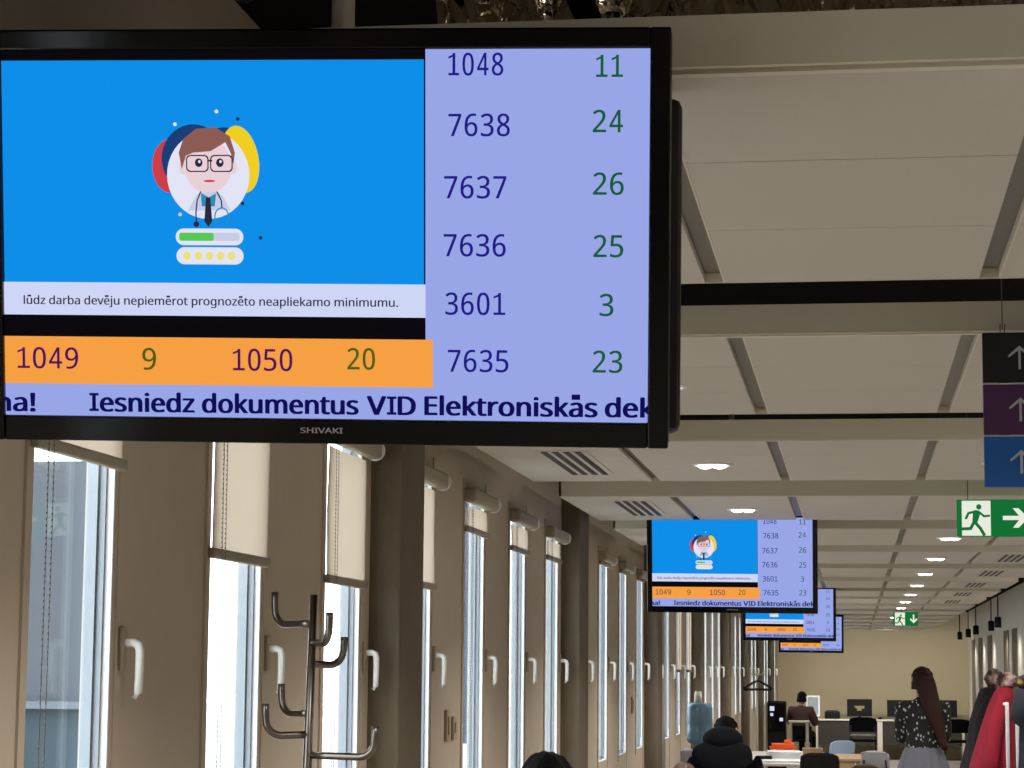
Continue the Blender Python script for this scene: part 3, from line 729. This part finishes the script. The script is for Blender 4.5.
    for i in range(18):
        a_ = PI*.01+PI*.51*i/17; rr = math.sin(a_); zz = math.cos(a_)
        rg = []
        for j in range(N):
            c_, s_ = math.cos(2*PI*j/N), math.sin(2*PI*j/N); q_ = 1.02+.06*noise.noise(Vector((c_*rr*5, s_*rr*5, zz*5+H*9)))+.03*noise.noise(Vector((c_*rr*17, s_*rr*17, zz*17)))
            rg.append((.093*k*rr*c_*q_, hx-.006+.108*k*rr*s_*q_*(1 if s_ < .2 else .93), hz+.140*k+zz*.092*k*q_-(0 if s_ > .1 else .10*rr*i/17)))
        rings.append(rg)
    b.loft(rings)
    if hair_len:
        rr = []; M_ = 14
        for i in range(M_):
            u = i/(M_-1); z = hz+.17*k-u*hair_len; wdt = (.085+.012*math.sin(PI*u))*(1-.72*u**1.6)*k; yo = hx-.055-.085*min(1, u*2.2); xo = hair_shift*u
            rr.append([(xo+wdt*math.cos(2*PI*j/20)*(1+.06*math.sin(4*j+i)), yo+(.055-.015*u)*math.sin(2*PI*j/20), z) for j in range(20)])
        b.loft(rr)
    b.build('hair', hair_m, t)
    return t
hair_shift = .19
AF = (((.21, .02, -.13), (.12, .24, -.12)), ((.21, .02, -.13), (.12, .24, -.12)))      # forearms forward
AW = (((.185, .04, -.13), (.10, .24, -.12)), ((.185, .04, -.13), (.10, .24, -.12)))
AT = (((.25, .10, -.10), (.16, .36, -.10)), ((.25, .10, -.10), (.16, .36, -.10)))      # on a table
figure('person', 'standing person with long brown hair, dark sweater with white motifs, grey skirt', (.585, 20.6, 0), -.05, 1.755, False, dots_m, 'skirt', hairr_m, .66, AW, bulk=1.08)
hair_shift = 0
figure('person', 'person in a bulky black jacket bent over a table beside the water bottle', (-1.0, 17.4, 0), -.03, 1.72, True, blackcl, blackcl, hairb_m, 0, AT, bulk=1.38, lean=.22, head_drop=.2, seat=.57, hood=True)
figure('person', 'dark hair of a seated person just above the lower edge, before the second pillar', (-1.10, 8.2, 0), .1, 1.82, True, blackcl, blackcl, hairb_m, 0, AF, bulk=1.1, seat=.47)
figure('person', 'light brown hair of a low seated person just below the water bottle', (-1.07, 14.5, 0), .1, 1.50, True, maroon_m, blackcl, hairl_m, 0, AF, seat=.34)
figure('person', 'person in a dark maroon top seated behind the small desk far away', (-1.02, 43.5, 0), -.25, 1.70, True, maroon_m, blackcl, hairb_m, 0, AT, bulk=1.25, seat=.46, lean=.1)

# ------------------------------------------------------------------ chairs
def chair_proto(name, label, m_up, loc, rz, wide=.44, top=.88, seat=.46, edge=None, group=None):
    t = thing(name, label, 'chair', loc, (0, 0, rz), group)
    b = MB(); b.bbox(-wide/2, wide/2, -.21, .22, seat-.05, seat, .02); b.build('seat', m_up, t)
    b = MB(); rings = []
    for i in range(9):
        u = i/8; z = seat+.14+(top-seat-.14)*u; wv = wide/2*(1-.10*max(0, (u-.6)/.4)**2); N = 12
        pts = [(-wv+2*wv*j/N, -.22-.05*u-.025*math.cos(PI*(j/N-.5)), z-(.03*(abs(j/N-.5)*2)**4 if i == 8 else 0)) for j in range(N+1)]
        rings.append(pts+[(x, y+.028, z_) for x, y, z_ in pts[::-1]])
    b.loft(rings); b.build('backrest', m_up, t)
    if edge:
        b = MB(); b.bbox(-wide/2+.02, wide/2-.02, -.245, -.205, seat+.06, seat+.10, .01); b.build('back_bar', edge, t)
    for sx in (-1, 1):
        for sy in (-1, 1):
            b = MB(); b.tube([(sx*(wide/2-.03), sy*.18, seat-.04), (sx*(wide/2), sy*.22, 0)], .011, 8); b.build('leg', blackm_m, t)
        b = MB(); b.tube([(sx*(wide/2-.04), -.19, seat-.03), (sx*(wide/2-.03), -.235, seat+.1), (sx*(wide/2-.04), -.255, seat+.25)], .012, 8); b.build('back_post', blackm_m, t)
    return t
ch = chair_proto('office_chair', 'black chair with curved back standing at the paper-covered table', blackm_m, (-.368, 24.0, 0), 0, .40, .885)
chair_proto('office_chair', 'black chair with a silver bar in the middle of the long desk', blackcl, (.135, 44.6, 0), 0, .52, .86, .44, silver_m)
chair_proto('office_chair', 'black chair beside the woman, before the monitor with the pale sheet', blackcl, (1.88, 44.6, 0), .1, .5, .84, .44)
chair_proto('plastic_chair', 'light blue plastic chair behind the paper-covered table', bluepl_m, (-.28, 28.9, 0), .5, .34, .87)
chair_proto('plastic_chair', 'light grey plastic chair with rounded back before the long desk', greypl_m, (.27, 28.0, 0), -.2, .34, .78, .42)
chair_proto('padded_chair', 'brown padded chair back rising at the lower edge by the tan table', brownup, (.11, 22.6, 0), -.1, .26, .83)
for (x, y, s_, lab) in ((-1.0, 17.35, .57, 'chair under the person in the bulky black jacket'), (-1.10, 8.15, .47, 'chair under the dark-haired person before the second pillar'),
                    (-1.07, 14.45, .34, 'low chair under the light-brown-haired person'), (-1.02, 43.45, .46, 'chair under the person in the maroon top')):
    chair_proto('office_chair', lab, blackcl, (x, y, 0), 0, .42, .46 + s_*.55, s_)

# ------------------------------------------------------------------ tables and things on them
def table(name, label, x0, x1, y0, y1, h, m_top, m_leg, front=None, thick=.03, legs=True):
    t = thing(name, label, 'table', ((x0+x1)/2, (y0+y1)/2, 0)); a, b_ = (x1-x0)/2, (y1-y0)/2
    b = MB(); b.bbox(-a, a, -b_, b_, h-thick, h, .006); b.build('table_top', m_top, t)
    for sx in (-1, 1):
        for sy in (-1, 1):
            b = MB(); b.bbox(sx*(a-.04)-.022, sx*(a-.04)+.022, sy*(b_-.05)-.022, sy*(b_-.05)+.022, 0, h-thick, .004); b.build('leg', m_leg, t)
    if front:
        b = MB(); b.box(-a+.07, a-.07, -b_+.02, -b_+.04, h-.5, h-thick); b.build('front_panel', front, t)
    return t
table('work_table', 'white table covered with papers behind the person in black', -1.30, -.38, 24.5, 28.2, .74, deskw_m, greypl_m)
table('work_table', 'tan wooden table behind the black chair with curved back', -.36, .06, 26.0, 27.6, .745, tan_m, tan_m, tan_m)
t = table('computer_desk', 'long pale desk along the end wall carrying the monitors', -.80, 2.12, 45.8, 46.75, .785, deskw_m, deskw_m, dpanel_m)
b = MB(); b.bbox(.42, .52, .0, .06, 0, .75, .006); b.build('middle_leg', deskw_m, t, loc=(-.66, -.46, 0))
table('small_desk', 'small pale desk in front of the maroon-topped person', -1.22, -.84, 42.2, 42.75, .815, deskw_m, deskw_m)
table('work_table', 'table the person in the bulky black jacket leans on', -1.36, -.55, 17.85, 18.5, .74, deskw_m, greypl_m)
def simple(name, label, cat, fn, mats, loc, rot=None, group=None):
    b = MB(); fn(b); o = b.build(name, mats, loc=loc, rot=rot); return tag(o, label, cat, group)
def sheets(b, w, d, h, n=5):
    for i in range(n):
        M = Matrix.Rotation(.12*math.sin(3*i), 4, 'Z'); b.box(-w/2, w/2, -d/2, d/2, h*i/n, h*(i+1)/n-.0005, 0, M)
simple('paper_stack', 'broad stack of white papers beside the orange folder', 'papers', lambda b: sheets(b, .36, .5, .075, 8), paper_m, (-.80, 26.2, .74))
simple('paper_stack', 'flat sheets of white paper at the table corner nearest the black chair', 'papers', lambda b: sheets(b, .4, .4, .02, 4), paper_m, (-.78, 24.9, .74))
def folder(b):
    for i in range(4):
        b.bbox(-.13, .13, -.16, .16, .03*i, .03*i+.026, .004, 0, Matrix.Rotation(.2*math.sin(2.2*i), 4, 'Z'))
    b.bbox(.02, .10, -.1, .06, .12, .16, .004)
simple('folder_stack', 'bright orange folders lying behind the white papers', 'folder', folder, orange_m, (-.86, 27.6, .74))
def carton(b):
    b.box(-.11, .11, -.14, .14, 0, .07); b.box(-.115, .115, -.145, .145, .05, .085)
simple('carton_box', 'flat brown carton next to the orange folders', 'box', carton, carton_m, (-.50, 27.0, .74))
def tray(b):
    b.bbox(-.10, .10, -.12, .12, 0, .012, .004); b.bbox(-.09, .09, -.11, -.1, .012, .03, .003); b.bbox(-.09, .09, .1, .11, .012, .03, .003)
simple('black_tray', 'thin dark tray lying on the papers near the person in black', 'tray', tray, blackm_m, (-1.02, 25.8, .74))
# monitors
def monitor(label, x0, x1, z1, y, m_body, rz=0, sheet=False, screen=None, base=.785):
    w_ = x1-x0; t = thing('monitor', label, 'monitor', ((x0+x1)/2, y, base), (0, 0, rz), 'monitors on the long desk'); h = z1-base
    b = MB(); b.bbox(-w_/2, w_/2, -.02, .03, .05, h, .006); b.build('casing', m_body, t)
    if screen:
        b = MB(); b.box(-w_/2+.03, w_/2-.03, -.0215, -.019, .08, h-.03); b.build('screen', screen, t)
    b = MB(); b.tube([(0, .02, .0), (0, .025, .12)], .025, 10); b.bbox(-.12, .12, -.08, .12, 0, .012, .004); b.build('stand', m_body, t)
    if sheet:
        b = MB(); b.poly([(-.07, h*.52), (.09, h*.52), (.10, h*.66), (-.11, h*.66)], -.0235, 0, .001); b.poly([(-.06, h*.42), (.05, h*.42), (.03, h*.52), (-.03, h*.52)], -.0235, 0, .001)
        b.build('paper_note', mat('pale note', (150, 140, 104), .8), t)
monitor('black monitor with a pale note on it, above the chair with the silver bar', -.168, .325, 1.175, 46.4, blackm_m, 0, True)
monitor('black monitor half hidden behind the shoulder of the woman', .62, 1.10, 1.165, 46.4, blackm_m)
monitor('black monitor with a yellowish sheet showing past the back of the woman', 1.50, 1.99, 1.17, 46.4, blackm_m, 0, True)
monitor('white monitor with lit pale screen beside the maroon-topped person', -.97, -.70, 1.24, 46.0, white_m, 0, False, emit('pale screen', (176, 182, 180), .8))
def printer(b):
    b.bbox(-.15, .15, -.15, .15, 0, .15, .02); b.bbox(-.12, .12, -.2, -.14, .02, .04, .006); b.bbox(-.11, .11, -.05, .14, .145, .165, .008)
simple('desk_printer', 'low dark printer between the white monitor and the noted monitor', 'printer', printer, blackm_m, (-.46, 46.3, .785))
def mouse(b): b.ell((0, 0, .02), (.05, .08, .022), 14, 8)
simple('computer_mouse', 'small black mouse on the long desk between two monitors', 'mouse', mouse, blackm_m, (.48, 46.1, .785))
# tall black machine by the window wall
t = thing('drinks_machine', 'tall narrow black machine with two small lit panels by the end of the window wall', 'machine', (-1.375, 40.9, 0))
b = MB(); b.bbox(-.165, .165, -.16, .16, 0, 1.19, .02); b.build('cabinet', blackm_m, t)
b = MB(); b.bbox(-.145, .145, -.172, -.158, .66, 1.15, .006); b.build('front_door', black_m, t)
for x0, x1, z0, z1 in ((-.12, -.04, 1.02, 1.10), (-.11, -.06, .93, .98), (.05, .11, .84, .90)):
    b = MB(); b.box(x0, x1, -.176, -.171, z0, z1); b.build('lit_panel', emit('panel glow', (190, 204, 226), 1.2), t)
# water dispenser
t = thing('water_dispenser', 'water dispenser with a big blue upturned bottle and a paper cup on top', 'water dispenser', (-1.273, 19.0, 0))
b = MB(); b.bbox(-.15, .15, -.15, .15, 0, 1.06, .02); b.build('cabinet', greypl_m, t)
b = MB(); b.lathe([(.001, 1.06), (.045, 1.06), (.05, 1.09), (.10, 1.12), (.108, 1.14), (.104, 1.16), (.108, 1.18), (.108, 1.24), (.104, 1.255), (.108, 1.27), (.108, 1.40), (.10, 1.432), (.085, 1.44), (.001, 1.44)], 28)
b.build('bottle', bottle_m, t)
b = MB(); b.bbox(-.05, .05, -.19, -.14, .80, .90, .01); b.build('tap_panel', blackm_m, t)
simple('paper_cup', 'pale paper cup standing upside down on the blue water bottle', 'cup', lambda b: b.lathe([(.001, 0), (.032, 0), (.036, .004), (.027, .095), (.001, .095)], 20), mat('cup paper', (190, 186, 172), .7), (-1.285, 19.0, 1.44))
# far coat stand with a hanger
t = thing('coat_stand', 'thin pale coat stand at the windows carrying one black hanger', 'coat stand', (-1.205, 28.6, 0))
b = MB(); b.tube([(0, 0, .03), (0, 0, 1.0), (0, 0, 1.74)], .014, 10); b.build('pole', pole_m, t)
b = MB(); b.lathe([(.001, 0), (.16, 0), (.15, .02), (.02, .04), (.001, .04)], 24); b.build('base', blackm_m, t)
for a in (0, PI/2, PI, 1.5*PI):
    c, s = math.cos(a+.4), math.sin(a+.4)
    b = MB(); b.tube([(0, 0, 1.66), (c*.06, s*.06, 1.665), (c*.085, s*.085, 1.69), (c*.09, s*.09, 1.72)], .007, 8); b.build('hook', pole_m, t)
def hanger(b):
    b.tube([(-.01, 0, .11), (.012, 0, .125), (.02, 0, .105), (0, 0, .08), (0, 0, .05)], .004, 6)
    b.tube([(-.175, 0, -.045), (-.16, 0, -.03), (-.06, 0, .03), (0, 0, .055), (.06, 0, .03), (.16, 0, -.03), (.175, 0, -.045), (.165, 0, -.055), (0, 0, -.05), (-.165, 0, -.055), (-.175, 0, -.045)], .015, 8)
simple('coat_hanger', 'black coat hanger hanging on the thin pale coat stand', 'hanger', hanger, blackm_m, (-1.19, 28.46, 1.535))

# ------------------------------------------------------------------ coats on a white rack beside the pale wall
t = thing('garment_rack', 'white tubular garment rack holding the winter coats', 'coat rack', (.94, 14.6, 0))
for x in (-.008, .052):
    b = MB(); b.bbox(x-.011, x+.011, -.011, .011, 0, 1.525 if x < 0 else 1.42, .005); b.build('post', white_m, t)
b = MB(); b.tube([(-.008, 0, 1.51), (-.008, .6, 1.51), (-.008, 1.2, 1.51)], .011, 8); b.build('rail', white_m, t)
b = MB(); b.bbox(-.02, .02, 1.19, 1.21, 0, 1.52, .004); b.build('rear_post', white_m, t)
b = MB(); b.bbox(-.25, .3, -.03, .03, 0, .03, .008); b.bbox(-.25, .3, 1.17, 1.23, 0, .03, .008); b.build('foot', white_m, t)
def coat(name, label, m_c, m_f, loc, prof, furc, furr, zip_m=None):
    """prof: (z, x_left, x_right, depth) from collar to hem"""
    t = thing(name, label, 'coat', loc, group='winter coats hanging on the white rack')
    z, xl, xr, dp = prof[0]; m_ = (xl+xr)/2; h_ = (xr-xl)/2
    prof = [(z+.012, m_-h_*.35, m_+h_*.35, dp*.4), (z+.006, m_-h_*.75, m_+h_*.75, dp*.8)]+prof
    N = 36; rings = []
    for i, (z, xl, xr, dp) in enumerate(prof):
        cx, rx = (xl+xr)/2, (xr-xl)/2; u = i/(len(prof)-1)
        rings.append([(cx+rx*math.cos(a)*(1+.05*u*math.sin(6*a+i*.3)), dp*math.sin(a)*(1+.12*u*math.sin(5*a)), z) for a in [2*PI*j/N for j in range(N)]])
    b = MB(); b.loft(rings); b.build('coat_body', m_c, t)
    z0, xl, xr, dp = prof[3]; z9, xl9, xr9, dp9 = prof[-1]
    for s in (-1, 1):
        b = MB(); pts = [((xl+xr)/2+.0, s*dp*.9, z0-.03), ((xl+xl9)/2*.6+(xr+xr9)/2*.4, s*(dp+.05), (z0*.65+z9*.35)), ((xl9*.55+xr9*.45), s*(dp9+.03), z0*.3+z9*.7), ((xl9*.6+xr9*.4), s*(dp9+.02), z9+.04)]
        b.tube(pts, [.04, .052, .048, .042], 12); b.build('sleeve', m_c, t)
    b = MB()
    rr = []
    for i in range(15):
        a = PI*i/14; q = math.sin(a); rg = []
        for j in range(22):
            c = 2*PI*j/22; n_ = 1+.28*noise.noise(Vector((math.cos(c)*q*3+furc[0]*30, math.sin(c)*q*3, math.cos(a)*3)))
            rg.append((furc[0]+furr[0]*max(q, .03)*math.cos(c)*n_, furr[1]*max(q, .03)*math.sin(c)*n_, furc[1]+furr[2]*math.cos(a)*n_))
        rr.append(rg)
    b.loft(rr); b.build('fur_hood', m_f, t)
coat('winter_coat', 'red winter coat with mottled fur hood on the white rack', red_m, fur1_m, (0, 15.0, 0),
     [(1.615, .905, .985, .05), (1.585, .88, 1.0, .09), (1.50, .84, 1.01, .12), (1.38, .80, 1.01, .14), (1.25, .76, 1.01, .16), (1.12, .72, 1.01, .17), (.98, .705, 1.0, .17)], (.962, 1.655), (.066, .06, .055))
coat('winter_coat', 'dark plum coat with pale fur hood behind the red coat', dkcoat_m, fur2_m, (0, 15.6, 0),
     [(1.60, .825, .93, .05), (1.57, .81, .95, .08), (1.50, .785, .96, .11), (1.40, .755, .96, .13), (1.25, .73, .96, .14), (1.10, .69, .95, .15), (.98, .66, .95, .15)], (.915, 1.665), (.062, .055, .07))
coat('winter_coat', 'navy coat with brown fur hood beside the white rack post', navy_m, fur3_m, (.0, 14.35, 0),
     [(1.61, .98, 1.12, .05), (1.58, .965, 1.16, .09), (1.50, .945, 1.2, .12), (1.42, .94, 1.22, .13), (1.38, .99, 1.22, .13), (1.20, .985, 1.24, .14), (1.0, .975, 1.25, .15)], (1.045, 1.65), (.07, .06, .05))

# ------------------------------------------------------------------ black pendants along the pale wall
PN = ['black pendant closest to the end wall of the five hanging along the pale wall', 'second black pendant from the end wall', 'middle one of the five black pendants along the pale wall',
      'fourth black pendant from the end wall', 'black pendant farthest from the end wall of the five along the pale wall']
p0 = None
for i, (x, y) in enumerate(((1.95, 43.8), (1.97, 40.95), (1.95, 38.0), (2.0, 34.6), (1.95, 32.15))):
    if p0 is None:
        p0 = thing('black_pendant', PN[i], 'pendant', (x, y, 2.32), group='black pendants along the pale wall')
        b = MB(); b.lathe([(.001, 0.01), (.042, .01), (.046, .02), (.046, .145), (.03, .16), (.001, .16)], 20); b.build('pendant_body', blackm_m, p0)
        b = MB(); b.tube([(0, 0, .16), (0, 0, 1.08)], .009, 8); b.build('rod', blackm_m, p0)
    else: copy_tree(p0, PN[i], (x, y, 2.32))
    L = bpy.data.lights.new('pale wall fill', 'SPOT'); L.energy = 16; L.spot_size = 2.8; L.spot_blend = .9; L.shadow_soft_size = .05; L.color = (1, .95, .88)  # fill spot added under each pendant to brighten the pale wall
    o = bpy.data.objects.new('pale_wall_fill', L); C.objects.link(o); o.location = (x, y, 2.30)

# ------------------------------------------------------------------ outdoors, seen through the windows
struct(MB().box(-60, -2.2, -20, 120, -.35, -.25).build('ground', ground_m))
def prism(mb, foot, z0, z1, mi=0):
    n_ = len(foot); mb.add([(x, y, z0) for x, y in foot]+[(x, y, z1) for x, y in foot], [list(range(n_))[::-1], [n_+i for i in range(n_)]]+[(i, (i+1) % n_, n_+(i+1) % n_, n_+i) for i in range(n_)], mi)
t = thing('office_building', 'grey building across the yard, seen through the first window', 'building', (0, 0, 0))
b = MB(); prism(b, [(-14.5, 30), (-9.8, 30), (-16.7, 51), (-24, 51)], 1.15, 4.5); b.build('wall', fac_m, t)
b = MB(); prism(b, [(-14.5, 30.05), (-9.85, 30.05), (-16.7, 51), (-24, 51)], -.25, 1.15); b.build('base_wall', facb_m, t)
b = MB(); b.box(-14.5, -9.8, 29.85, 30.0, 1.12, 1.22); b.box(-14.5, -11.3, 29.9, 30, .65, .72); b.build('ledge', mat('ledge', (84, 90, 98), .7), t)
b = MB(); b.box(-12.6, -11.9, 29.6, 30, .0, .95); b.build('porch', mat('porch', (82, 84, 90), .7), t)
t = thing('tower_building', 'dark blue building far off, a thin strip in the window by the switches', 'building', (0, 0, 0))
b = MB(); prism(b, [(-10.42, 60), (-10.02, 60), (-13.36, 80), (-13.9, 80)], -.25, 9.5); b.build('wall', fac2_m, t)
b = MB(); prism(b, [(-10.5, 59.9), (-9.98, 59.9), (-13.3, 80.1), (-14, 80.1)], 9.5, 9.8); b.build('roof', fac2_m, t)

# ------------------------------------------------------------------ light
wd = bpy.data.worlds.new('overcast'); SC.world = wd; wd.use_nodes = True
bg = wd.node_tree.nodes['Background']; bg.inputs['Color'].default_value = (.93, .97, 1, 1); bg.inputs['Strength'].default_value = 6
def area(name, loc, sx, sy, W, col=(1, .96, .9)):
    L = bpy.data.lights.new(name, 'AREA'); L.shape = 'RECTANGLE'; L.size = sx; L.size_y = sy; L.energy = W; L.color = col
    o = bpy.data.objects.new(name, L); C.objects.link(o); o.location = loc
# unseen fill lights added over the hall beside the corridor, to brighten the room
for y in (-5, 1, 7, 13, 19, 25): area('hall_fill', (3.5, y, 3.3), 1.2, 2.5, 95)

vs = SC.view_settings; vs.view_transform = 'Standard'; vs.look = 'None'; vs.gamma = 1; vs.use_curve_mapping = False
vs.exposure = 0
for o in C.objects:
    if 'label' in o and not 4 <= len(o['label'].replace('-', ' ').split()) <= 16: print('LABEL', len(o['label'].replace('-', ' ').split()), o['label'])
SC.cycles.use_denoising = True
SC.cycles.max_bounces = 10; SC.cycles.diffuse_bounces = 6; SC.cycles.transparent_max_bounces = 12
SC.cycles.sample_clamp_indirect = 6
